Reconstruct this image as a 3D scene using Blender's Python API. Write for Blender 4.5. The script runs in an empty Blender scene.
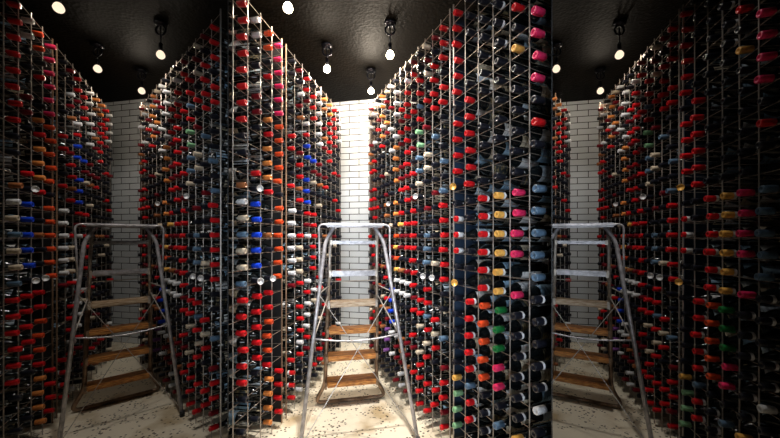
import bpy, bmesh, math, random
from mathutils import Vector, Matrix
random.seed(11)
SC = bpy.context.scene
COL = SC.collection
EYE = 1.5
FPX = 330.0

# ---------------------------------------------------------------- camera
cam_data = bpy.data.cameras.new('camera')
cam_data.sensor_width = 36.0
cam_data.lens = 36.0 * FPX / 780.0
cam_data.shift_y = 20.0 / 780.0
cam_data.clip_start = 0.02
cam = bpy.data.objects.new('camera', cam_data)
COL.objects.link(cam)
cam.location = (0, 0, EYE)
cam.rotation_euler = (math.radians(90), 0, 0)
SC.camera = cam

# ---------------------------------------------------------------- plan of the cellar
# three aisles leave the hub: far left, middle, far right
K = {'left': -0.792, 'middle': -0.097, 'right': 0.598}
BR = {'left': 0.115, 'middle': 1.0, 'right': 0.115}         # how strongly each aisle's lamps burn
CEIL = 3.5
BOUND = 0.4909
LINE = {'R': (1.383, 0.312), 'L': (1.33, 0.264)}
SIGN = {'R': 1, 'L': -1}

def wall_pt(aisle, side, y):
    c, m = LINE[side]
    return Vector((SIGN[side] * (c - m * y) + K[aisle] * y, y, 0))

def wall_frame(aisle, side):
    """unit vector along the rack (deeper) and unit vector from aisle into the rack"""
    c, m = LINE[side]
    d = Vector((-SIGN[side] * m + K[aisle], 1, 0)).normalized()
    n = Vector((d.y, -d.x, 0)) * SIGN[side]
    return d, n

# ---------------------------------------------------------------- world, exposure
world = bpy.data.worlds.new('cellar_air')
SC.world = world
world.use_nodes = True
world.node_tree.nodes['Background'].inputs[0].default_value = (0.6, 0.7, 1, 1)
world.node_tree.nodes['Background'].inputs[1].default_value = 0.004
SC.view_settings.view_transform = 'Standard'
SC.view_settings.look = 'None'
SC.view_settings.gamma = 1.0
SC.view_settings.exposure = 0.0
SC.view_settings.use_curve_mapping = False

def lamp(name, kind, loc, power, color, size=0.05, target=None, cone=None, blend=0.6):
    ld = bpy.data.lights.new(name, kind)
    ld.energy = power
    ld.color = color
    ld.shadow_soft_size = size
    o = bpy.data.objects.new(name, ld)
    COL.objects.link(o)
    o.location = loc
    if kind == 'SPOT':
        ld.spot_size = math.radians(cone)
        ld.spot_blend = blend
    if target is not None:
        o.rotation_euler = (Vector(target) - Vector(loc)).to_track_quat('-Z', 'Y').to_euler()
    return o

WARM = (1.0, 0.86, 0.68)
NEUT = (1.0, 0.94, 0.86)
# unseen ceiling spots added to brighten each aisle (their housings are built further down)
SPOTS = []      # (aisle, x_old, y, power, target x_old, target y, target z, cone)
for aisle in ('left', 'middle', 'right'):
    SPOTS += [
        (aisle, 0.02, 1.90, 95, 0.74, 2.1, 1.0, 80),
        (aisle, -0.10, 2.10, 42, -0.70, 2.6, 0.9, 75),
        (aisle, 0.06, 2.30, 420 if aisle == 'middle' else 520, 0.03, 2.95, 0.0, 62),
        (aisle, 0.0, 2.50, 165 if aisle == 'middle' else 460, -0.02, 4.75, 1.2, 50),
    ]
for (aisle, xo, y, pw, txo, ty, tz, cone) in SPOTS:
    lamp('added_spot_light', 'SPOT', (xo + K[aisle] * y, y, CEIL - 0.13), pw * BR[aisle], NEUT, 0.04,
         (txo + K[aisle] * ty, ty, tz), cone)

# cool fill light added behind the camera; no doorway stands there
ad = bpy.data.lights.new('added_fill_light', 'AREA')
ad.shape = 'RECTANGLE'; ad.size = 0.9; ad.size_y = 2.0
ad.energy = 17; ad.color = (0.80, 0.90, 1.0); ad.spread = math.radians(50)
ao = bpy.data.objects.new('added_fill_light', ad); COL.objects.link(ao)
ao.location = (0.0, -1.5, 1.6); ao.rotation_euler = (math.radians(90), 0, 0)

# ---------------------------------------------------------------- materials
def new_mat(name):
    m = bpy.data.materials.new(name)
    m.use_nodes = True
    nt = m.node_tree
    return m, nt, nt.nodes['Principled BSDF']

def simple(name, col, rough=0.5, metal=0.0, var=0.0, scale=30, coat=0.0, spec=0.5):
    m, nt, b = new_mat(name)
    b.inputs['Roughness'].default_value = rough
    b.inputs['Metallic'].default_value = metal
    b.inputs['Coat Weight'].default_value = coat
    b.inputs['Specular IOR Level'].default_value = spec
    tc = nt.nodes.new('ShaderNodeTexCoord')
    nz = nt.nodes.new('ShaderNodeTexNoise'); nz.inputs['Scale'].default_value = scale
    nz.inputs['Detail'].default_value = 4
    rp = nt.nodes.new('ShaderNodeValToRGB')
    rp.color_ramp.elements[0].position = 0.35; rp.color_ramp.elements[1].position = 0.65
    lo = [c * (1 - var) for c in col]; hi = [min(1, c * (1 + var * .5)) for c in col]
    rp.color_ramp.elements[0].color = (*lo, 1); rp.color_ramp.elements[1].color = (*hi, 1)
    nt.links.new(tc.outputs['Object'], nz.inputs['Vector'])
    nt.links.new(nz.outputs['Fac'], rp.inputs['Fac'])
    nt.links.new(rp.outputs['Color'], b.inputs['Base Color'])
    return m

M_GLASS = simple('dark_bottle_glass', (0.004, 0.006, 0.007), 0.13, 0, 0.3, 9, 0.0, 0.4)
M_WIRE = simple('brassy_rack_wire', (0.42, 0.37, 0.33), 0.42, 0.6, 0.25, 14)
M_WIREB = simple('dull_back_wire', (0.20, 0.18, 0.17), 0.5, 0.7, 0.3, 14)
M_ROW = simple('brown_row_wire', (0.34, 0.27, 0.22), 0.42, 0.6, 0.25, 14)
M_RUNG = simple('dull_rung_wire', (0.26, 0.22, 0.19), 0.45, 0.6, 0.3, 14)
M_POST = simple('bronze_post', (0.30, 0.19, 0.12), 0.5, 0.3, 0.3, 9)
M_PANEL = simple('navy_side_panel', (0.010, 0.022, 0.045), 0.45, 0, 0.4, 5)
M_BLACK = simple('matt_black_paint', (0.008, 0.008, 0.009), 0.6, 0, 0.3, 5)
M_LAMPB = simple('black_lamp_metal', (0.012, 0.012, 0.018), 0.3, 0.6, 0.3, 20)
M_BACK = simple('brown_backing_board', (0.055, 0.030, 0.015), 0.6, 0, 0.5, 7)

CAP_COL = {
    'r': (0.60, 0.010, 0.015), 'k': (0.80, 0.03, 0.13), 'n': (0.75, 0.075, 0.02), 'o': (0.72, 0.24, 0.06),
    'g': (0.012, 0.17, 0.04), 'm': (0.22, 0.45, 0.24), 'b': (0.012, 0.06, 0.65), 'u': (0.10, 0.17, 0.26),
    'w': (0.72, 0.72, 0.74), 'c': (0.60, 0.50, 0.38), 'd': (0.010, 0.011, 0.018), 'y': (0.80, 0.42, 0.09),
    'p': (0.22, 0.08, 0.30),
    'q': (0.16, 0.006, 0.012), 't': (0.34, 0.12, 0.045)}
CAP_MAT = {k: simple('foil_' + k, v, 0.28 if k != 'd' else 0.3, 0.0, 0.22, 60, 0.35) for k, v in CAP_COL.items()}
CAP_NAME = {'r': 'red', 'k': 'bright pink', 'n': 'orange-red', 'o': 'amber', 'g': 'green', 'm': 'mint green',
            'b': 'bright blue', 'u': 'slate blue', 'w': 'white', 'c': 'cream', 'd': 'black', 'y': 'gold', 'p': 'purple', 'q': 'burgundy', 't': 'copper',
            'R': 'red white-ringed', 'D': 'black white-ringed', 'O': 'gold white-ringed', 'W': 'white red-tipped',
            'C': 'black with round white tag', 'Y': 'black with round yellow tag'}

def label_mat(name, base, ink):
    m, nt, b = new_mat(name)
    b.inputs['Roughness'].default_value = 0.6
    tc = nt.nodes.new('ShaderNodeTexCoord')
    mp = nt.nodes.new('ShaderNodeMapping'); mp.inputs['Scale'].default_value = (30, 60, 30)
    nz = nt.nodes.new('ShaderNodeTexNoise'); nz.inputs['Scale'].default_value = 1.2; nz.inputs['Detail'].default_value = 3
    rp = nt.nodes.new('ShaderNodeValToRGB')
    rp.color_ramp.elements[0].position = 0.50; rp.color_ramp.elements[1].position = 0.60
    rp.color_ramp.elements[0].color = (*base, 1); rp.color_ramp.elements[1].color = (*ink, 1)
    nt.links.new(tc.outputs['Object'], mp.inputs['Vector'])
    nt.links.new(mp.outputs['Vector'], nz.inputs['Vector'])
    nt.links.new(nz.outputs['Fac'], rp.inputs['Fac'])
    nt.links.new(rp.outputs['Color'], b.inputs['Base Color'])
    return m
M_LABEL = [label_mat('bluish_white_label', (0.60, 0.70, 0.80), (0.30, 0.38, 0.46)),
           label_mat('cream_label', (0.55, 0.48, 0.36), (0.30, 0.24, 0.16)),
           label_mat('blue_grey_label', (0.28, 0.44, 0.60), (0.10, 0.18, 0.28)),
           label_mat('white_label', (0.70, 0.70, 0.70), (0.40, 0.42, 0.45)),
           label_mat('dark_label', (0.03, 0.035, 0.04), (0.25, 0.2, 0.1))]

# ---------------------------------------------------------------- mesh helpers
def tag(o, label=None, cat=None, group=None, kind=None):
    if label: o['label'] = label
    if cat: o['category'] = cat
    if group: o['group'] = group
    if kind: o['kind'] = kind
    return o

def link_mesh(name, bm, mats, parent=None, smooth=False):
    me = bpy.data.meshes.new(name)
    bm.to_mesh(me); bm.free()
    for m in (mats if isinstance(mats, (list, tuple)) else [mats]):
        me.materials.append(m)
    if smooth:
        for p in me.polygons: p.use_smooth = True
    o = bpy.data.objects.new(name, me)
    COL.objects.link(o)
    if parent is not None: o.parent = parent
    return o

def empty(name, loc, rz=0):
    o = bpy.data.objects.new(name, None)
    o.empty_display_size = 0.05
    COL.objects.link(o)
    o.location = loc
    o.rotation_euler = (0, 0, rz)
    return o

def tube(bm, pts, r, seg=6, cap=True, flat=1.0):
    pts = [Vector(p) for p in pts]
    rings = []
    prev = None
    for i, p in enumerate(pts):
        if i == 0: t = pts[1] - p
        elif i == len(pts) - 1: t = p - pts[-2]
        else: t = (pts[i + 1] - p).normalized() + (p - pts[i - 1]).normalized()
        t.normalize()
        if prev is None:
            a = Vector((0, 0, 1)) if abs(t.z) < 0.9 else Vector((1, 0, 0))
            u = t.cross(a).normalized()
        else:
            u = (prev - t * prev.dot(t)).normalized()
        prev = u
        v = t.cross(u)
        rings.append([bm.verts.new(p + (u * math.cos(2 * math.pi * k / seg) + v * flat * math.sin(2 * math.pi * k / seg)) * r)
                      for k in range(seg)])
    for a, b in zip(rings, rings[1:]):
        for k in range(seg):
            bm.faces.new((a[k], a[(k + 1) % seg], b[(k + 1) % seg], b[k]))
    if cap:
        bm.faces.new(rings[0][::-1]); bm.faces.new(rings[-1])

def round_path(pts, rad, n=5):
    pts = [Vector(p) for p in pts]
    out = [pts[0]]
    for i in range(1, len(pts) - 1):
        p = pts[i]
        a = (pts[i - 1] - p); b = (pts[i + 1] - p)
        ra = min(rad, a.length * .45, b.length * .45)
        a = p + a.normalized() * ra; b = p + b.normalized() * ra
        for k in range(n + 1):
            t = k / n
            out.append(a * (1 - t) ** 2 + p * 2 * t * (1 - t) + b * t * t)
    out.append(pts[-1])
    return out

def box(bm, x0, x1, y0, y1, z0, z1, M=None):
    vs = [Vector((x, y, z)) for z in (z0, z1) for y in (y0, y1) for x in (x0, x1)]
    if M is not None: vs = [M @ v for v in vs]
    v = [bm.verts.new(p) for p in vs]
    for f in ((0, 2, 3, 1), (4, 5, 7, 6), (0, 1, 5, 4), (2, 6, 7, 3), (0, 4, 6, 2), (1, 3, 7, 5)):
        bm.faces.new([v[i] for i in f])
    return v

def lathe(bm, prof, seg, mat=0, close_start=True, close_end=True, a0=0.0, a1=2 * math.pi):
    """profile of (distance along +Y, radius) turned around the Y axis"""
    full = abs(a1 - a0 - 2 * math.pi) < 1e-6
    n = seg if full else seg + 1
    rings = []
    for (y, r) in prof:
        rings.append([bm.verts.new((r * math.cos(a0 + (a1 - a0) * k / seg), y, r * math.sin(a0 + (a1 - a0) * k / seg)))
                      for k in range(n)])
    for a, b in zip(rings, rings[1:]):
        for k in range(seg):
            k2 = (k + 1) % n
            f = bm.faces.new((a[k], b[k], b[k2], a[k2])); f.material_index = mat
    if full and close_start:
        f = bm.faces.new(rings[0]); f.material_index = mat
    if full and close_end:
        f = bm.faces.new(rings[-1][::-1]); f.material_index = mat

# ---------------------------------------------------------------- structure
def plane_quad(name, pts, mat, kind='structure'):
    bm = bmesh.new()
    bm.faces.new([bm.verts.new(p) for p in pts])
    o = link_mesh(name, bm, mat)
    tag(o, kind=kind)
    return o

# floor: pale concrete with dark specks, brown stains and saw-cut joints
m, nt, b = new_mat('speckled_concrete')
tc = nt.nodes.new('ShaderNodeTexCoord')
nz = nt.nodes.new('ShaderNodeTexNoise'); nz.inputs['Scale'].default_value = 3.0; nz.inputs['Detail'].default_value = 6
r1 = nt.nodes.new('ShaderNodeValToRGB')
r1.color_ramp.elements[0].position = 0.30; r1.color_ramp.elements[0].color = (0.50, 0.38, 0.22, 1)
r1.color_ramp.elements[1].position = 0.48; r1.color_ramp.elements[1].color = (0.84, 0.76, 0.60, 1)
vo = nt.nodes.new('ShaderNodeTexVoronoi'); vo.inputs['Scale'].default_value = 34
gt = nt.nodes.new('ShaderNodeValToRGB')
gt.color_ramp.elements[0].position = 0.24; gt.color_ramp.elements[0].color = (0, 0, 0, 1)
gt.color_ramp.elements[1].position = 0.34; gt.color_ramp.elements[1].color = (1, 1, 1, 1)
nz2 = nt.nodes.new('ShaderNodeTexNoise'); nz2.inputs['Scale'].default_value = 5.0
gt2 = nt.nodes.new('ShaderNodeValToRGB')
gt2.color_ramp.elements[0].position = 0.48; gt2.color_ramp.elements[0].color = (0, 0, 0, 1)
gt2.color_ramp.elements[1].position = 0.54; gt2.color_ramp.elements[1].color = (1, 1, 1, 1)
mx0 = nt.nodes.new('ShaderNodeMath'); mx0.operation = 'MAXIMUM'
mx = nt.nodes.new('ShaderNodeMix'); mx.data_type = 'RGBA'
mx.inputs[6].default_value = (0.035, 0.022, 0.012, 1)
for a in (nz, vo, nz2): nt.links.new(tc.outputs['Object'], a.inputs['Vector'])
nt.links.new(nz.outputs['Fac'], r1.inputs['Fac'])
nt.links.new(vo.outputs['Distance'], gt.inputs['Fac'])
nt.links.new(nz2.outputs['Fac'], gt2.inputs['Fac'])
nt.links.new(gt.outputs['Color'], mx0.inputs[0]); nt.links.new(gt2.outputs['Color'], mx0.inputs[1])
nt.links.new(mx0.outputs[0], mx.inputs[0]); nt.links.new(r1.outputs['Color'], mx.inputs[7])
nt.links.new(mx.outputs[2], b.inputs['Base Color'])
b.inputs['Roughness'].default_value = 0.55
M_FLOOR = m
XW = 5.4
YB = -1.6
plane_quad('floor', [(-XW, YB, 0), (XW, YB, 0), (XW, 5.4, 0), (-XW, 5.4, 0)], M_FLOOR)

# ceiling: nearly black, finely pitted
m, nt, b = new_mat('dark_pitted_ceiling')
tc = nt.nodes.new('ShaderNodeTexCoord')
vo = nt.nodes.new('ShaderNodeTexVoronoi'); vo.inputs['Scale'].default_value = 38
rp = nt.nodes.new('ShaderNodeValToRGB')
rp.color_ramp.elements[0].color = (0.0036, 0.0022, 0.0010, 1); rp.color_ramp.elements[1].color = (0.0006, 0.0004, 0.0002, 1)
bp = nt.nodes.new('ShaderNodeBump'); bp.inputs['Strength'].default_value = 0.3; bp.inputs['Distance'].default_value = 0.01
nt.links.new(tc.outputs['Object'], vo.inputs['Vector'])
nt.links.new(vo.outputs['Distance'], rp.inputs['Fac'])
nt.links.new(vo.outputs['Distance'], bp.inputs['Height'])
nt.links.new(rp.outputs['Color'], b.inputs['Base Color'])
nt.links.new(bp.outputs['Normal'], b.inputs['Normal'])
b.inputs['Roughness'].default_value = 0.55
b.inputs['Specular IOR Level'].default_value = 0.04
M_CEIL = m
plane_quad('ceiling', [(-XW, YB, CEIL), (-XW, 5.4, CEIL), (XW, 5.4, CEIL), (XW, YB, CEIL)], M_CEIL)

# white glazed brick tiles with black grout on the three end walls
m, nt, b = new_mat('white_glazed_tiles')
tc = nt.nodes.new('ShaderNodeTexCoord')
bk = nt.nodes.new('ShaderNodeTexBrick')
bk.inputs['Scale'].default_value = 1.0
bk.inputs['Brick Width'].default_value = 0.29
bk.inputs['Row Height'].default_value = 0.0885
bk.inputs['Mortar Size'].default_value = 0.005
bk.inputs['Mortar Smooth'].default_value = 0.1
bk.inputs['Color1'].default_value = (0.66, 0.69, 0.72, 1)
bk.inputs['Color2'].default_value = (0.74, 0.76, 0.78, 1)
bk.inputs['Mortar'].default_value = (0.02, 0.018, 0.016, 1)
nt.links.new(tc.outputs['Object'], bk.inputs['Vector'])
nt.links.new(bk.outputs['Color'], b.inputs['Base Color'])
b.inputs['Roughness'].default_value = 0.25
M_TILE = m
YW = 4.76

def tile_wall(name, x0, x1, xc, dep=-0.2):
    """a wall that turns slightly; local X runs along it and local Y runs up"""
    bm = bmesh.new()
    d = Vector((1, dep, 0)).normalized()
    def at(x):   # distance along the wall for world x
        return (x - xc) / d.x
    a, c = at(x0), at(x1)
    bm.faces.new([bm.verts.new(p) for p in ((a, 0, 0), (c, 0, 0), (c, CEIL, 0), (a, CEIL, 0))])
    o = link_mesh(name, bm, M_TILE)
    o.matrix_world = Matrix(((d.x, 0, d.y, xc), (d.y, 0, -d.x, YW), (0, 1, 0, 0), (0, 0, 0, 1)))
    tag(o, kind='structure')
tile_wall('wall_back', -1.6, 1.25, -0.447)
tile_wall('wall_back_left', -4.9, -2.75, -0.447 - 3.308)
tile_wall('wall_back_right', 2.40, 4.2, -0.447 + 3.308)
# outer shell
plane_quad('wall_left', [(-XW, YB, 0), (-XW, 5.4, 0), (-XW, 5.4, CEIL), (-XW, YB, CEIL)], M_BLACK)
plane_quad('wall_right', [(XW, YB, 0), (XW, YB, CEIL), (XW, 5.4, CEIL), (XW, 5.4, 0)], M_BLACK)
plane_quad('wall_front', [(-XW, YB, 0), (-XW, YB, CEIL), (XW, YB, CEIL), (XW, YB, 0)], M_BLACK)
plane_quad('wall_rear', [(-XW, 5.4, 0), (XW, 5.4, 0), (XW, 5.4, CEIL), (-XW, 5.4, CEIL)], M_BLACK)

# thin black partitions added edge-on, splitting views and blocking light between the aisles
for nm, sg, y0 in (('added_partition_left', -1, 1.99), ('added_partition_right', 1, 1.50)):
    bm = bmesh.new()
    d = Vector((sg * BOUND, 1, 0)); dn = d.normalized(); nn = Vector((dn.y, -dn.x, 0))
    a = d * y0; c = d * 4.98
    t = 0.002
    vs = []
    for z in (0.0, CEIL):
        for p in (a - nn * t, a + nn * t, c + nn * t, c - nn * t):
            vs.append(bm.verts.new((p.x, p.y, z)))
    for f in ((0, 1, 2, 3), (7, 6, 5, 4), (0, 4, 5, 1), (1, 5, 6, 2), (2, 6, 7, 3), (3, 7, 4, 0)):
        bm.faces.new([vs[i] for i in f])
    tag(link_mesh(nm, bm, M_BLACK), kind='structure')

# ---------------------------------------------------------------- racks
PITCH = 0.107
Z0 = 0.115
DEPTH = 0.34
SEG = {'R': ([1.535 + 0.127 * i for i in range(7)], [2.34 + 0.1145 * i for i in range(15)]),
       'L': ([2.068 + 0.155 * i for i in range(5)], [2.76 + 0.155 * i for i in range(10)])}
ROWS = {'R': 28, 'L': 28}

def inside(aisle, p, marg=0.006):
    """is a floor point on its own side of the partitions"""
    lx = p.x + BOUND * p.y      # >0 : right of the left partition
    rx = p.x - BOUND * p.y      # <0 : left of the right partition
    k = math.sqrt(1 + BOUND ** 2)
    if aisle == 'left': return lx / k < -marg
    if aisle == 'right': return rx / k > marg
    return lx / k > marg and rx / k < -marg

RACK_LABEL = {
    ('middle', 'R', 0): 'tall wire wine rack in the bright aisle, right side, near section',
    ('middle', 'R', 1): 'tall wire wine rack in the bright aisle, right side, far section by the tiles',
    ('middle', 'L', 0): 'tall wire wine rack in the bright aisle, left side, near section',
    ('middle', 'L', 1): 'tall wire wine rack in the bright aisle, left side, far section by the tiles',
    ('left', 'R', 1): 'wire wine rack in the dim left aisle, right side beside the ladder',
    ('left', 'L', 0): 'wire wine rack in the dim left aisle, left side at the picture edge',
    ('left', 'L', 1): 'wire wine rack in the dim left aisle, left side behind the ladder',
    ('right', 'R', 0): 'wire wine rack in the dim right aisle, right side at the picture edge',
    ('right', 'R', 1): 'wire wine rack in the dim right aisle, right side behind the ladder',
    ('right', 'L', 1): 'wire wine rack in the dim right aisle, left side by the tiled wall',
}

def make_rack(aisle, side, si):
    d, n = wall_frame(aisle, side)
    ys = [y for y in SEG[side][si] if inside(aisle, wall_pt(aisle, side, y), 0.012)]
    if len(ys) < 2: return
    # run the first wires up to the partition
    y_first = ys[0]
    y_ext = y_first
    if side == 'L' and aisle != 'right' and si == 0: y_ext = y_first - 0.10
    while y_ext < y_first and not inside(aisle, wall_pt(aisle, side, y_ext), 0.008): y_ext += 0.004
    root_p = wall_pt(aisle, side, ys[0])
    root = empty('wine_rack', root_p)
    tag(root, RACK_LABEL[(aisle, side, si)], 'wine rack')
    H = Z0 + PITCH * ROWS[side]
    L = lambda p: Vector(p) - root_p
    p_end = wall_pt(aisle, side, ys[-1])
    p_beg = wall_pt(aisle, side, y_ext)
    # uprights of the front grid, each its own part
    for i, y in enumerate(ys):
        p = L(wall_pt(aisle, side, y))
        bm = bmesh.new()
        thick = (si == 0 and i == len(ys) - 1) or (si == 1 and i == 0)
        tube(bm, [p + Vector((0, 0, 0.0)), p + Vector((0, 0, H + 0.02))], 0.0058 if thick else 0.0034, 6)
        link_mesh('upright', bm, M_WIRE if not thick or side == 'R' else M_POST, root)
    # row wires of the front grid
    for r in range(ROWS[side] + 1):
        z = Z0 + PITCH * r
        bm = bmesh.new()
        off = n * 0.006
        tube(bm, [L(p_beg) + off + Vector((0, 0, z)), L(p_end) + off + Vector((0, 0, z))], 0.0021, 5)
        link_mesh('row_wire', bm, M_ROW, root)
    # how deep the rack can be at every upright before a partition stops it
    def depth_at(y):
        p = wall_pt(aisle, side, y)
        t = DEPTH - 0.06
        while t > 0 and not inside(aisle, p + n * t, 0.008): t -= 0.005
        return t
    bmb = bmesh.new(); bmr = bmesh.new()
    back = []
    for y in ys:
        t = depth_at(y)
        p = L(wall_pt(aisle, side, y))
        if t > 0.05:
            for r in range(0, ROWS[side] + 1):
                z = Z0 + PITCH * r
                tube(bmr, [p + n * 0.004 + Vector((0, 0, z)), p + n * t + Vector((0, 0, z - 0.023 * t / 0.28))], 0.0018, 4, False)
        if t > DEPTH - 0.07:
            tube(bmb, [p + n * t, p + n * t + Vector((0, 0, H))], 0.003, 4)
            back.append(p + n * t)
    if len(back) > 1:
        for r in range(ROWS[side] + 1):
            z = Vector((0, 0, Z0 - 0.024 + PITCH * r))
            tube(bmb, [back[0] + z, back[-1] + z], 0.0020, 4, False)
        link_mesh('back_grid', bmb, M_WIREB, root)
        # brown backing board
        bm = bmesh.new()
        a = back[0] + n * 0.085; c = back[-1] + n * 0.085
        e = n * 0.012
        if inside(aisle, a + e + root_p, 0.01):
            v = [bm.verts.new(q + Vector((0, 0, z))) for z in (0.0, H) for q in (a, c, c + e, a + e)]
            for f in ((3, 2, 1, 0), (4, 5, 6, 7), (0, 1, 5, 4), (1, 2, 6, 5), (2, 3, 7, 6), (3, 0, 4, 7)):
                bm.faces.new([v[i] for i in f])
            link_mesh('backing_board', bm, M_BACK, root)
        else: bm.free()
    else: bmb.free()
    o = link_mesh('depth_rungs', bmr, M_RUNG, root); o['kind'] = 'stuff'
    # dark board that closes the far end
    if si == 1:
        p = L(p_end) + d * 0.014
        bm = bmesh.new(); w = d * 0.006; t = DEPTH
        while t > 0.04 and not inside(aisle, p_end + d * 0.03 + n * t, 0.01): t -= 0.005
        v = [bm.verts.new(q + Vector((0, 0, z))) for z in (0.0, H) for q in (p - n * 0.01 - w, p + n * t - w, p + n * t + w, p - n * 0.01 + w)]
        for f in ((3, 2, 1, 0), (4, 5, 6, 7), (0, 1, 5, 4), (1, 2, 6, 5), (2, 3, 7, 6), (3, 0, 4, 7)):
            bm.faces.new([v[i] for i in f])
        link_mesh('end_panel', bm, M_BLACK if side == 'L' else M_BACK, root)
    # side panel that closes the near section
    if si == 0:
        p = L(p_end) + d * 0.018
        t = max(0.05, depth_at(ys[-1]))
        bm = bmesh.new()
        w = d * 0.007
        v = [bm.verts.new(q + Vector((0, 0, z))) for z in (0.0, H) for q in (p + n * 0.015 - w, p + n * t - w, p + n * t + w, p + n * 0.015 + w)]
        for f in ((3, 2, 1, 0), (4, 5, 6, 7), (0, 1, 5, 4), (1, 2, 6, 5), (2, 3, 7, 6), (3, 0, 4, 7)):
            bm.faces.new([v[i] for i in f])
        link_mesh('side_panel', bm, M_PANEL if side == 'R' else M_BLACK, root)
    return root

for key in RACK_LABEL: make_rack(*key)

# ---------------------------------------------------------------- bottles
# one list per column, from the near end; one number per row from the floor up
FOIL_CODES = '- d r k n o g m b u w c y p R D O W C Y q t'.split()
CELLS_RIGHT = [
    [1, 1, 1, 1, 1, 10, 15, 15, 1, 15, 15, 9, 9, 9, 9, 9, 0, 1, 2, 1, 3, 3, 3, 3, 1, 1, 1, 1],
    [1, 1, 1, 12, 15, 15, 15, 15, 15, 15, 3, 0, 3, 3, 3, 3, 1, 1, 1, 1, 1, 1, 12, 1, 2, 1, 1, 0],
    [1, 1, 1, 9, 1, 3, 3, 6, 6, 6, 16, 16, 16, 16, 16, 16, 1, 1, 1, 1, 1, 1, 1, 15, 15, 15, 1, 1],
    [1, 1, 15, 15, 1, 4, 4, 4, 4, 4, 14, 14, 14, 14, 14, 14, 1, 0, 1, 1, 0, 1, 1, 1, 1, 1, 1, 1],
    [1, 0, 14, 14, 9, 14, 14, 14, 14, 14, 0, 1, 1, 0, 1, 1, 2, 2, 2, 2, 2, 2, 1, 0, 0, 1, 1, 1],
    [1, 7, 7, 7, 12, 1, 1, 1, 1, 1, 19, 1, 17, 17, 17, 1, 19, 2, 2, 2, 2, 1, 2, 2, 2, 2, 2, 2],
    [2, 20, 2, 2, 20, 0, 9, 0, 1, 1, 2, 2, 2, 2, 2, 2, 9, 1, 9, 1, 1, 1, 2, 2, 1, 2, 2, 2],
    [0, 2, 2, 0, 1, 2, 11, 2, 0, 0, 18, 11, 1, 1, 1, 1, 20, 1, 1, 0, 9, 0, 2, 2, 2, 2, 1, 20],
    [2, 0, 2, 1, 2, 11, 2, 9, 2, 2, 18, 9, 9, 9, 1, 20, 0, 1, 11, 11, 0, 20, 1, 2, 1, 11, 20, 11],
    [2, 2, 2, 2, 11, 1, 11, 2, 2, 1, 1, 1, 1, 1, 0, 1, 18, 11, 9, 9, 7, 7, 2, 9, 2, 2, 1, 1],
    [1, 0, 2, 1, 20, 2, 1, 2, 20, 2, 2, 2, 2, 2, 2, 2, 20, 1, 2, 1, 20, 1, 1, 2, 1, 1, 2, 20],
    [20, 1, 21, 20, 20, 0, 1, 1, 10, 10, 20, 1, 2, 20, 2, 1, 2, 2, 20, 2, 2, 2, 2, 2, 2, 2, 10, 1],
    [10, 10, 20, 21, 21, 1, 1, 1, 10, 10, 21, 1, 20, 20, 16, 2, 1, 2, 20, 20, 1, 20, 2, 20, 2, 0, 1, 1],
    [20, 1, 20, 20, 10, 10, 0, 1, 10, 10, 16, 4, 16, 4, 1, 5, 5, 0, 5, 5, 5, 5, 10, 1, 10, 10, 10, 1],
    [1, 1, 10, 0, 10, 8, 8, 8, 8, 1, 1, 20, 20, 1, 11, 0, 18, 1, 1, 1, 0, 10, 1, 10, 0, 20, 0, 10],
    [1, 1, 13, 13, 13, 20, 21, 2, 1, 2, 20, 1, 1, 20, 1, 21, 21, 20, 1, 11, 0, 0, 1, 20, 5, 1, 20, 11],
    [1, 1, 1, 1, 21, 1, 21, 11, 20, 1, 21, 1, 1, 1, 21, 1, 1, 1, 1, 20, 1, 1, 2, 5, 10, 5, 5, 5],
    [0, 1, 1, 21, 2, 1, 1, 1, 21, 1, 20, 1, 20, 20, 2, 0, 2, 1, 1, 1, 1, 1, 1, 1, 2, 20, 0, 1],
    [1, 11, 11, 1, 0, 2, 1, 1, 20, 2, 20, 2, 2, 1, 11, 2, 2, 2, 2, 1, 2, 2, 1, 10, 1, 1, 10, 0],
    [10, 20, 1, 1, 2, 11, 1, 1, 1, 1, 1, 1, 20, 2, 0, 1, 2, 2, 20, 0, 2, 21, 21, 20, 0, 10, 1, 20],
]
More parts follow.
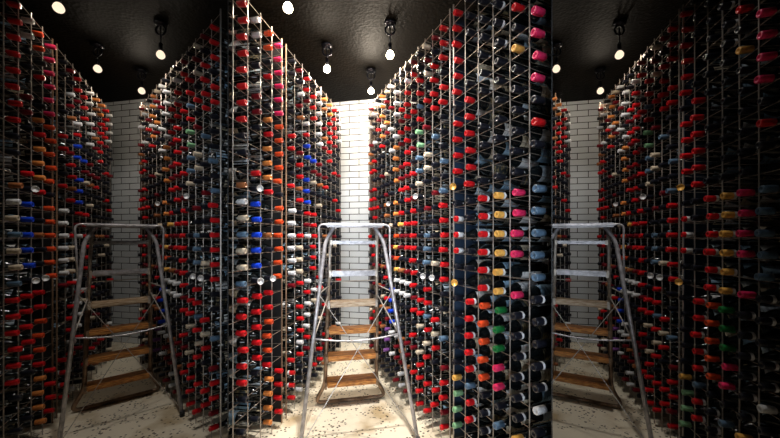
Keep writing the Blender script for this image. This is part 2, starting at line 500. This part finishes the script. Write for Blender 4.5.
CELLS_LEFT = [
    [11, 1, 0, 1, 2, 2, 2, 2, 2, 2, 9, 11, 11, 9, 11, 10, 21, 0, 1, 1, 2, 2, 2, 2, 2, 2, 2, 2],
    [0, 1, 0, 0, 1, 2, 2, 2, 2, 2, 18, 8, 8, 8, 8, 8, 18, 2, 0, 0, 1, 20, 20, 0, 1, 1, 10, 10],
    [5, 5, 5, 5, 2, 4, 4, 4, 2, 2, 18, 1, 1, 21, 1, 0, 2, 5, 5, 5, 2, 5, 1, 0, 2, 1, 4, 4],
    [2, 2, 2, 2, 0, 0, 0, 0, 0, 0, 4, 4, 4, 4, 4, 4, 1, 4, 4, 4, 4, 4, 3, 3, 3, 3, 3, 3],
    [2, 14, 14, 2, 0, 0, 0, 0, 0, 20, 10, 10, 10, 10, 10, 10, 0, 2, 1, 1, 2, 2, 0, 1, 0, 0, 1, 1],
    [10, 1, 1, 2, 10, 2, 2, 2, 0, 2, 11, 11, 11, 2, 0, 1, 2, 21, 2, 2, 20, 1, 0, 21, 20, 10, 1, 20],
    [1, 1, 1, 20, 2, 10, 10, 10, 2, 10, 1, 1, 1, 10, 20, 2, 8, 8, 8, 1, 8, 8, 2, 10, 1, 20, 2, 2],
    [1, 2, 1, 0, 0, 1, 0, 11, 10, 1, 2, 2, 2, 2, 2, 2, 0, 1, 11, 20, 8, 1, 1, 0, 2, 2, 2, 1],
    [1, 2, 2, 1, 1, 11, 1, 1, 2, 2, 1, 1, 1, 1, 1, 0, 11, 1, 21, 20, 20, 1, 10, 10, 10, 10, 10, 10],
    [21, 0, 20, 2, 1, 20, 2, 1, 1, 0, 1, 0, 1, 21, 1, 1, 1, 1, 2, 20, 1, 1, 20, 21, 20, 1, 21, 5],
    [0, 0, 2, 1, 0, 1, 21, 1, 1, 0, 0, 11, 1, 21, 0, 1, 0, 1, 0, 1, 1, 2, 2, 2, 2, 2, 5, 5],
    [1, 0, 0, 21, 1, 1, 1, 1, 0, 1, 0, 1, 11, 20, 10, 1, 0, 2, 1, 1, 2, 1, 1, 20, 2, 2, 2, 2],
    [11, 1, 1, 10, 1, 0, 1, 0, 2, 2, 1, 1, 0, 1, 0, 1, 2, 1, 1, 0, 20, 0, 1, 1, 10, 10, 10, 10],
]

BR_OUT = 0.043          # bottle radius
CAP_R = 0.0195
PROF_GLASS = [(0.055, 0.0165), (0.092, 0.0172), (0.110, 0.021), (0.132, 0.034), (0.150, 0.0410), (0.162, BR_OUT),
              (0.352, BR_OUT), (0.360, 0.040), (0.362, 0.030), (0.350, 0.012)]

def glass_mesh(bm, seg, mat=0):
    lathe(bm, PROF_GLASS, seg, mat)

def cap_mesh(bm, seg, main=0, band=None, tip=None):
    r = CAP_R
    end = tip if tip is not None else main
    lathe(bm, [(0.006, r * 0.45), (0.001, r * 0.55), (0.0, r * 0.84), (0.003, r * 0.97)], seg, end, True, False)
    ymid = 0.010 if tip is None else 0.020
    lathe(bm, [(0.003, r * 0.97), (ymid, r)], seg, end, False, False)
    e = 0.060
    if band is not None:
        lathe(bm, [(ymid, r), (0.046, r * 0.98)], seg, main, False, False)
        lathe(bm, [(0.046, r * 1.03), (e, r * 1.03)], seg, band, False, False)
        lathe(bm, [(e, r * 1.03), (e + 0.001, 0.0160)], seg, band, False, False)
    else:
        lathe(bm, [(ymid, r), (e, r * 0.94), (e + 0.001, 0.0160)], seg, main, False, False)

def label_mesh(bm, seg, mat=0, a0=-2.4, a1=2.4):
    lathe(bm, [(0.156, BR_OUT + 0.0009), (0.290, BR_OUT + 0.0007)], seg, mat, False, False, a0, a1)

def tag_disc(bm, seg, mat=0, turn=0.0):
    old = set(bm.verts)
    lathe(bm, [(-0.003, 0.0235), (-0.0045, 0.022), (-0.0015, 0.0235)][:2], seg, mat, True, False)
    lathe(bm, [(-0.003, 0.0235), (0.0005, 0.0235)], seg, mat, False, True)
    new = [v for v in bm.verts if v not in old]
    bmesh.ops.rotate(bm, verts=new, cent=(0, 0, 0), matrix=Matrix.Rotation(turn, 3, 'Z'))
    bmesh.ops.translate(bm, verts=new, vec=(math.sin(turn) * 0.016, -0.010, 0))

def cap_spec(k):
    """main, ring, tip material keys"""
    return {'R': ('r', 'w', None), 'D': ('d', 'w', None), 'O': ('y', 'w', None), 'W': ('w', None, 'r'),
            'C': ('d', None, None), 'Y': ('d', None, None)}.get(k, (k, None, None))

GLASS_ME = {}
def proto_mesh(key, build, mats):
    if key not in GLASS_ME:
        bm = bmesh.new(); build(bm)
        me = bpy.data.meshes.new(key[0]); bm.to_mesh(me); bm.free()
        for m_ in mats: me.materials.append(m_)
        for p in me.polygons: p.use_smooth = True
        GLASS_ME[key] = me
    return GLASS_ME[key]

def cut_mesh(me, M, planes):
    """trim a bottle mesh where it meets a partition (planes in world space)"""
    bm = bmesh.new(); bm.from_mesh(me)
    Mi = M.inverted()
    for co, no in planes:
        lco = Mi @ co
        lno = (Mi.to_3x3() @ no).normalized()
        geom = bm.verts[:] + bm.edges[:] + bm.faces[:]
        r_ = bmesh.ops.bisect_plane(bm, geom=geom, plane_co=lco, plane_no=lno, clear_outer=True, clear_inner=False)
    if not bm.faces:
        bm.free(); return None
    me2 = me.copy(); bm.to_mesh(me2); bm.free()
    return me2

def planes_for(aisle):
    k = math.sqrt(1 + BOUND ** 2)
    nl = Vector((1, BOUND, 0)) / k      # grows to the right of the left partition
    nr = Vector((1, -BOUND, 0)) / k
    out = []
    if aisle in ('middle',): out.append((nl * 0.004, -nl)); out.append((-nr * 0.004, nr))
    if aisle == 'left': out.append((-nl * 0.004, nl))
    if aisle == 'right': out.append((nr * 0.004, -nr))
    return out

slots = []
rng = random.Random(3)
for aisle in ('middle', 'left', 'right'):
    for side in ('R', 'L'):
        d, n = wall_frame(aisle, side)
        cells = CELLS_RIGHT if side == 'R' else CELLS_LEFT
        col = 0
        vis_col = 0
        for si in (0, 1):
            g = SEG[side][si]
            for a, b_ in zip(g, g[1:]):
                txt = cells[col]; col += 1
                y = (a + b_) / 2
                p = wall_pt(aisle, side, y)
                rnd = [rng.uniform(-0.006, 0.012) for _ in txt]
                roll = [rng.uniform(0, 6.28) for _ in txt]
                lab = [rng.random() for _ in txt]
                tilt = [rng.uniform(-0.05, 0.05) for _ in txt]
                if not inside(aisle, p - n * 0.03, 0.024): continue
                if (aisle, side, si) not in RACK_LABEL: continue
                vis_col += 1
                for r, num in enumerate(txt):
                    ch = FOIL_CODES[num]
                    if ch == '-': continue
                    z = Z0 + PITCH * r + 0.0228
                    neck = p - n * (0.040 + rnd[r]) + Vector((0, 0, z))
                    px = 390 + FPX * neck.x / neck.y
                    py = 239 - FPX * (neck.z - EYE) / neck.y
                    slots.append(dict(aisle=aisle, side=side, si=si, col=vis_col, row=r, ch=ch, neck=neck, n=n,
                                      roll=roll[r], lab=lab[r], px=px, py=py, yaw=tilt[r],
                                      vis=(-2 < px < 782 and 3 < py < 436),
                                      size=1.0 / neck.y * (1.0 if aisle == 'middle' else 0.9)))
vis = [s for s in slots if s['vis']]
vis.sort(key=lambda s: -s['size'])
chosen = set(id(s) for s in vis[:300])

ORD = ['', 'first', 'second', 'third', 'fourth', 'fifth', 'sixth', 'seventh', 'eighth', 'ninth', 'tenth', 'eleventh',
       'twelfth', 'thirteenth', 'fourteenth', 'fifteenth', 'sixteenth', 'seventeenth', 'eighteenth', 'nineteenth',
       'twentieth', 'twenty-first', 'twenty-second', 'twenty-third', 'twenty-fourth', 'twenty-fifth', 'twenty-sixth',
       'twenty-seventh', 'twenty-eighth', 'twenty-ninth']
WHERE = {('middle', 'R'): "bright aisle's right rack", ('middle', 'L'): "bright aisle's left rack",
         ('left', 'R'): "dim left aisle's right rack", ('left', 'L'): "dim left aisle's left rack",
         ('right', 'R'): "dim right aisle's right rack", ('right', 'L'): "dim right aisle's left rack"}
GROUP = {('middle', 'R'): 'bottles in the bright right rack', ('middle', 'L'): 'bottles in the bright left rack',
         ('left', 'R'): 'bottles in the dim left aisle', ('left', 'L'): 'bottles in the dim left aisle',
         ('right', 'R'): 'bottles in the dim right aisle', ('right', 'L'): 'bottles in the dim right aisle'}
# rank of each bottle among those of its column that the picture shows, from the top
rank = {}
bycol = {}
for s in vis: bycol.setdefault((s['aisle'], s['side'], s['col']), []).append(s)
for key, lst in bycol.items():
    lst.sort(key=lambda s: -s['row'])
    for i, s in enumerate(lst): rank[id(s)] = i + 1
for s in vis: s['rank'] = rank[id(s)]
# columns counted from the near end, among those with bottles in view
colno = {}
for (a, sd, c) in sorted(bycol): colno.setdefault((a, sd), []).append(c)

def tag_turn(s):
    # round tags swing to face the entrance of the aisle
    n = s['n']; x_ax = n.cross(Vector((0, 0, 1)))
    v = Vector((-s['neck'].x, -s['neck'].y, 0)).normalized()
    return 0.75 * math.atan2(v.dot(x_ax), -v.dot(n))

def bottle_matrix(s):
    if s['ch'] in 'CY': s['roll'] = 0.0
    n = s['n']
    y_ax = (n + Vector((-n.y, n.x, 0)) * s['yaw']).normalized()
    z_ax = Vector((0, 0, 1)); x_ax = y_ax.cross(z_ax)
    R = Matrix((x_ax, y_ax, z_ax)).transposed().to_4x4()
    return Matrix.Translation(s['neck']) @ R @ Matrix.Rotation(s['roll'], 4, 'Y')

def needs_cut(s, M):
    for co, no in planes_for(s['aisle']):
        for (yy, rr) in ((0.0, 0.03), (0.37, 0.05)):
            p = M @ Vector((0, yy, 0))
            if (p - co).dot(no) > -rr: return True
    return False

def lab_index(s):
    return int(s['lab'] * 50) % 5

SEGN = 16
for s in slots:
    if id(s) not in chosen: continue
    M = bottle_matrix(s)
    main, ring, tipk = cap_spec(s['ch'])
    gm = proto_mesh(('wine_bottle', 0), lambda bm: glass_mesh(bm, SEGN), [M_GLASS])
    cm = proto_mesh(('capsule', s['ch']),
                    lambda bm: cap_mesh(bm, SEGN, 0, 1 if ring else None, 1 if tipk else None),
                    [CAP_MAT[main]] + ([CAP_MAT[ring]] if ring else []) + ([CAP_MAT[tipk]] if tipk else []))
    li = lab_index(s)
    lm = proto_mesh(('paper_label', li), lambda bm: label_mesh(bm, 14), [M_LABEL[li]])
    parts = [('capsule', cm), ('paper_label', lm)]
    if s['ch'] in 'CY':
        tm = proto_mesh(('neck_tag', s['ch'], s['aisle'], s['side'], s['row'], s['col']), lambda bm: tag_disc(bm, SEGN, 0, tag_turn(s)), [CAP_MAT['w' if s['ch'] == 'C' else 'y']])
        parts.append(('neck_tag', tm))
    cut = needs_cut(s, M)
    if cut:
        gm2 = cut_mesh(gm, M, planes_for(s['aisle']))
        if gm2 is None or len(gm2.polygons) < 12: continue
        gm = gm2
    o = bpy.data.objects.new('wine_bottle', gm)
    o.matrix_world = M
    COL.objects.link(o)
    ci = colno[(s['aisle'], s['side'])].index(s['col']) + 1
    name = CAP_NAME[s['ch']]
    if s['ch'] in 'CY':
        head = 'bottle with round %s tag' % ('white' if s['ch'] == 'C' else 'yellow')
    else: head = name + ' foil bottle'
    colw = 'nearest column' if ci == 1 else ORD[ci] + ' column back'
    rw = 'topmost in view' if s['rank'] == 1 else ORD[s['rank']] + ' down'
    tag(o, '%s, %s, %s, %s' % (head, rw, colw, WHERE[(s['aisle'], s['side'])]), 'wine bottle', GROUP[(s['aisle'], s['side'])])
    for pn, pm in parts:
        if cut: pm = cut_mesh(pm, M, planes_for(s['aisle']))
        if pm is None or not len(pm.polygons): continue
        c = bpy.data.objects.new(pn, pm)
        c.parent = o
        COL.objects.link(c)

# every further bottle: one object
mat_list = [M_GLASS] + [CAP_MAT[k] for k in CAP_MAT] + M_LABEL
mi = {m_.name: i for i, m_ in enumerate(mat_list)}
verts, faces, fm = [], [], []
low = {}
def low_mesh(ch, li, seg=9, turn=0.0):
    key = (ch, li, round(turn, 1))
    if key in low: return low[key]
    main, ring, tipk = cap_spec(ch)
    bm = bmesh.new()
    glass_mesh(bm, seg, 0)
    cap_mesh(bm, seg, mi[CAP_MAT[main].name], mi[CAP_MAT[ring].name] if ring else None, mi[CAP_MAT[tipk].name] if tipk else None)
    label_mesh(bm, 7, mi[M_LABEL[li].name])
    if ch in 'CY': tag_disc(bm, seg, mi[CAP_MAT['w' if ch == 'C' else 'y'].name], turn)
    me = bpy.data.meshes.new('low'); bm.to_mesh(me); bm.free()
    low[key] = me
    return me
for s in slots:
    if id(s) in chosen: continue
    M = bottle_matrix(s)
    me = low_mesh(s['ch'], lab_index(s), 9, tag_turn(s) if s['ch'] in 'CY' else 0.0)
    if needs_cut(s, M):
        me = cut_mesh(me, M, planes_for(s['aisle']))
        if me is None: continue
    base = len(verts)
    verts.extend([tuple(M @ v.co) for v in me.vertices])
    for p in me.polygons:
        faces.append([base + i for i in p.vertices]); fm.append(p.material_index)
me = bpy.data.meshes.new('wine_bottles')
me.from_pydata(verts, [], faces)
for m_ in mat_list: me.materials.append(m_)
me.polygons.foreach_set('material_index', fm)
me.polygons.foreach_set('use_smooth', [True] * len(faces))
me.update()
o = bpy.data.objects.new('wine_bottles', me)
COL.objects.link(o)
tag(o, 'mass of smaller, farther bottles with mostly red foils filling the wire racks', 'wine bottle',
    'further bottles in the racks', 'stuff')

# ---------------------------------------------------------------- ladders
M_SILVER = simple('scuffed_silver_paint', (0.46, 0.44, 0.46), 0.34, 0.35, 0.40, 25)
M_RAIL = simple('worn_brown_steel', (0.30, 0.20, 0.13), 0.42, 0.5, 0.5, 18)
M_RAILT = simple('pale_worn_steel', (0.50, 0.44, 0.38), 0.40, 0.45, 0.3, 18)
M_ROD = simple('thin_steel_rod', (0.50, 0.46, 0.42), 0.4, 0.5, 0.2, 20)
M_RUB = simple('dark_rubber', (0.02, 0.02, 0.02), 0.8)

def wood(name, lo, hi):
    m, nt, b = new_mat(name)
    tc = nt.nodes.new('ShaderNodeTexCoord')
    mp = nt.nodes.new('ShaderNodeMapping'); mp.inputs['Scale'].default_value = (8, 40, 40)
    nz = nt.nodes.new('ShaderNodeTexNoise'); nz.inputs['Scale'].default_value = 2.0; nz.inputs['Detail'].default_value = 6
    rp = nt.nodes.new('ShaderNodeValToRGB')
    rp.color_ramp.elements[0].position = 0.38; rp.color_ramp.elements[1].position = 0.66
    rp.color_ramp.elements[0].color = (*lo, 1); rp.color_ramp.elements[1].color = (*hi, 1)
    nt.links.new(tc.outputs['Object'], mp.inputs['Vector']); nt.links.new(mp.outputs['Vector'], nz.inputs['Vector'])
    nt.links.new(nz.outputs['Fac'], rp.inputs['Fac']); nt.links.new(rp.outputs['Color'], b.inputs['Base Color'])
    b.inputs['Roughness'].default_value = 0.5
    return m
M_WOODB = wood('worn_brown_tread', (0.26, 0.085, 0.016), (0.70, 0.32, 0.08))
M_WOODT = wood('pale_tan_tread', (0.40, 0.26, 0.15), (0.66, 0.53, 0.38))

def lerp(a, b, t): return a + (b - a) * t

def make_ladder(aisle, label):
    y = 3.05
    loc = (-0.245 + K[aisle] * y + 0.0 - 0.0, y, 0)
    ang = math.radians(12) if aisle == 'middle' else math.radians(43 if aisle == 'left' else -29)
    loc = (loc[0] + (0.155 if aisle == 'left' else 0.18), loc[1], 0)
    root = empty('step_ladder', loc, ang)
    tag(root, label, 'ladder', None)
    TOPZ, TOPY = 1.63, -0.30
    def tread_y(z): return lerp(0.0, TOPY, z / TOPZ)
    def tread_w(z): return lerp(0.245, 0.190, z / TOPZ)
    # frame that carries the treads: two rails and a bottom bar in one bent tube
    def rail(sg):
        low_ = [(sg * 0.10, 0, 0.018), (sg * 0.325, 0, 0.018), (sg * 0.235, -0.02, 0.19), (sg * tread_w(0.9), tread_y(0.9), 0.9)]
        up_ = [(sg * tread_w(0.9), tread_y(0.9), 0.9), (sg * tread_w(TOPZ), TOPY, TOPZ - 0.02)]
        bm = bmesh.new(); tube(bm, round_path(low_, 0.07), 0.0175, 10); link_mesh('lower_rail', bm, M_RAIL, root, True)
        bm = bmesh.new(); tube(bm, up_, 0.0130, 10); link_mesh('upper_rail', bm, M_RAILT, root, True)
    rail(-1); rail(1)
    bm = bmesh.new(); tube(bm, [(-0.10, 0, 0.018), (0.10, 0, 0.018)], 0.0176, 10); link_mesh('bottom_bar', bm, M_RAIL, root, True)
    # treads
    def tread(z, depth, thick, mat, dish=True):
        w = tread_w(z) - 0.010; yc = tread_y(z)
        bm = bmesh.new()
        v = box(bm, -w, w, yc - depth / 2, yc + depth / 2, z - thick, z)
        bmesh.ops.bevel(bm, geom=bm.edges[:], offset=min(thick * 0.35, 0.012), segments=2, affect='EDGES')
        t = link_mesh('tread', bm, mat, root)
        for sg in (-1, 1):
            bm = bmesh.new()
            box(bm, sg * w - 0.012, sg * w + 0.006, yc - depth / 2 - 0.004, yc + depth / 2 + 0.004, z - thick - 0.006, z + 0.004)
            link_mesh('tread_bracket', bm, M_RAILT if z > 0.8 else M_RAIL, t)
    tread(1.485, 0.06, 0.028, M_SILVER)
    tread(1.232, 0.10, 0.046, M_SILVER)
    tread(0.968, 0.11, 0.050, M_WOODT)
    tread(0.722, 0.13, 0.046, M_WOODB)
    tread(0.480, 0.15, 0.046, M_WOODB)
    tread(0.236, 0.16, 0.046, M_WOODB)
    # top platform
    bm = bmesh.new()
    box(bm, -0.235, 0.235, TOPY - 0.09, TOPY + 0.05, TOPZ - 0.035, TOPZ)
    bmesh.ops.bevel(bm, geom=bm.edges[:], offset=0.012, segments=3, affect='EDGES')
    link_mesh('top_platform', bm, M_SILVER, root, False)
    # silver support legs: bent over at the top
    FY, FW = (-0.74, 0.42) if aisle != 'left' else (-0.70, 0.37)
    def leg_pt(t, sg): return Vector((sg * lerp(0.232, FW, t), lerp(TOPY - 0.05, FY, t), lerp(TOPZ - 0.10, 0.02, t)))
    for sg in (-1, 1):
        bm = bmesh.new()
        pts = [(sg * 0.165, TOPY - 0.03, TOPZ - 0.03), leg_pt(0.03, sg), leg_pt(0.25, sg), leg_pt(1, sg)]
        tube(bm, round_path(pts, 0.10), 0.0145, 10)
        lg = link_mesh('leg', bm, M_SILVER, root, True)
        bm = bmesh.new(); f = leg_pt(1, sg)
        tube(bm, [(f.x, f.y, 0), (f.x, f.y, 0.045)], 0.019, 10); link_mesh('rubber_foot', bm, M_RUB, lg, True)
        # curved hand loop outside the leg
        bm = bmesh.new()
        pts = [(sg * 0.19, TOPY - 0.05, TOPZ - 0.012), (sg * 0.292, TOPY - 0.06, TOPZ - 0.012), (sg * 0.285, TOPY - 0.08, TOPZ - 0.16),
               tuple(leg_pt(0.22, sg) + Vector((0.012 * sg, 0, 0)))]
        tube(bm, round_path(pts, 0.06), 0.008, 8); link_mesh('hand_loop', bm, M_SILVER, root, True)
    # sagging spreader bar
    a, c = leg_pt(0.51, -1), leg_pt(0.51, 1)
    bm = bmesh.new()
    tube(bm, [a.lerp(c, t) + Vector((0, 0, -0.035 * math.sin(math.pi * t))) for t in [i / 8 for i in range(9)]], 0.0065, 8)
    link_mesh('spreader_bar', bm, M_SILVER, root, True)
    # crossed bracing rods
    for sg in (-1, 1):
        bm = bmesh.new()
        tube(bm, [leg_pt(0.30, sg) + Vector((0, 0.014 * sg, 0)), leg_pt(0.97, -sg) + Vector((0, 0.014 * sg, 0))], 0.0028, 6)
        link_mesh('cross_brace', bm, M_ROD, root)
        # folding strut from leg to rail
        bm = bmesh.new()
        q = Vector((sg * tread_w(1.1), tread_y(1.1), 1.10)); w_ = leg_pt(0.52, sg)
        e = leg_pt(0.30, sg)
        tube(bm, [e, q], 0.005, 6); link_mesh('folding_strut', bm, M_ROD, root)
        bm = bmesh.new(); tube(bm, [w_, Vector((sg * tread_w(1.05), tread_y(1.02), 1.02))], 0.005, 6)
        link_mesh('folding_strut', bm, M_ROD, root)
    z = 1.14
    bm = bmesh.new(); tube(bm, [(-tread_w(z), tread_y(z), z), (tread_w(z), tread_y(z), z)], 0.0045, 6)
    link_mesh('tie_rod', bm, M_ROD, root)
    return root

make_ladder('middle', 'worn silver and brown step ladder standing in the bright middle aisle')
make_ladder('left', 'dimly lit step ladder in the dark aisle on the left')
make_ladder('right', 'dimly lit step ladder in the dark aisle on the right')

# ---------------------------------------------------------------- hanging bulbs
def emit(name, col, strength):
    m = bpy.data.materials.new(name); m.use_nodes = True
    nt = m.node_tree; nt.nodes.clear()
    e = nt.nodes.new('ShaderNodeEmission'); e.inputs[0].default_value = (*col, 1); e.inputs[1].default_value = strength
    o_ = nt.nodes.new('ShaderNodeOutputMaterial'); nt.links.new(e.outputs[0], o_.inputs[0])
    return m
M_BULB = {'middle': emit('lit_bulb', (1.0, 0.86, 0.62), 30.0), 'side': emit('dim_lit_bulb', (1.0, 0.80, 0.58), 1.2)}

def hanging_bulb(aisle, xo, y, hgt, name, power):
    x = xo + K[aisle] * y
    z = EYE + hgt
    root = empty('pendant_lamp', (x, y, z))
    where = {'middle': 'bright aisle', 'left': 'dim left aisle', 'right': 'dim right aisle'}[aisle]
    tag(root, '%s in the %s' % (name, where), 'lamp', 'hanging bulbs of the ' + where)
    top = CEIL - z
    bm = bmesh.new(); lathe(bm, [(0, 0.055), (0.018, 0.055), (0.03, 0.03)], 14)
    bmesh.ops.rotate(bm, verts=bm.verts, cent=(0, 0, 0), matrix=Matrix.Rotation(math.radians(-90), 3, 'X'))
    bmesh.ops.translate(bm, verts=bm.verts, vec=(0, 0, top))
    link_mesh('ceiling_rose', bm, M_LAMPB, root, True)
    bm = bmesh.new(); tube(bm, [(0, 0, top - 0.02), (0, 0, 0.10)], 0.006, 8); link_mesh('stem', bm, M_LAMPB, root, True)
    bm = bmesh.new()
    for k_ in range(12):
        a0 = 2 * math.pi * k_ / 12; a1 = 2 * math.pi * (k_ + 1) / 12
        tube(bm, [(0.045 * math.cos(a0), 0, top - 0.07 + 0.045 * math.sin(a0)), (0.045 * math.cos(a1), 0, top - 0.07 + 0.045 * math.sin(a1))], 0.009, 6, False)
    link_mesh('swivel_ring', bm, M_LAMPB, root, True)
    bm = bmesh.new(); tube(bm, [(0, 0, 0.105), (0, 0, 0.035)], 0.017, 10); link_mesh('socket', bm, M_LAMPB, root, True)
    bm = bmesh.new(); bmesh.ops.create_uvsphere(bm, u_segments=16, v_segments=10, radius=0.036)
    for v in bm.verts:
        if v.co.z > 0: v.co.x *= 1 - v.co.z * 5; v.co.y *= 1 - v.co.z * 5; v.co.z *= 1.2
    link_mesh('bulb', bm, M_BULB['middle' if aisle == 'middle' else 'side'], root, True)
    lamp('bulb_light', 'POINT', (x, y, z - 0.045), power * BR[aisle], WARM, 0.03)

for aisle in ('middle', 'left', 'right'):
    hanging_bulb(aisle, -0.530, 2.50, 1.75, 'near left bare bulb lamp over the left rack', 30)
    hanging_bulb(aisle, -0.319, 3.397, 1.75, 'small farther bulb lamp on the left', 30)
    hanging_bulb(aisle, 0.296, 3.049, 1.70, 'bare bulb lamp hanging before the right rack', 40)
    hanging_bulb(aisle, 0.154, 3.902, 1.75, 'farthest bulb lamp above the tiled wall', 95)

# housings for the added ceiling spots, out of view
for (aisle, xo, y, pw, txo, ty, tz, cone) in SPOTS:
    x = xo + K[aisle] * y
    root = empty('added_ceiling_spot', (x, y, CEIL))
    where = {'middle': 'bright middle aisle', 'left': 'dim left aisle', 'right': 'dim right aisle'}[aisle]
    tag(root, 'added unseen black ceiling spot housing in the %s, %s' % (where, {1.90: 'nearest to the entrance', 2.10: 'second from the entrance', 2.30: 'third from the entrance', 2.50: 'nearest to the ladder'}[y]), 'lamp', 'added ceiling spots of the ' + where)
    bm = bmesh.new()
    for r0 in (0.050,):
        lathe(bm, [(0.0, r0), (0.10, r0), (0.10, r0 - 0.006), (0.004, r0 - 0.006)], 16, 0, True, True)
    bmesh.ops.rotate(bm, verts=bm.verts, cent=(0, 0, 0), matrix=Matrix.Rotation(math.radians(-90), 3, 'X'))
    link_mesh('housing', bm, M_LAMPB, root, True)
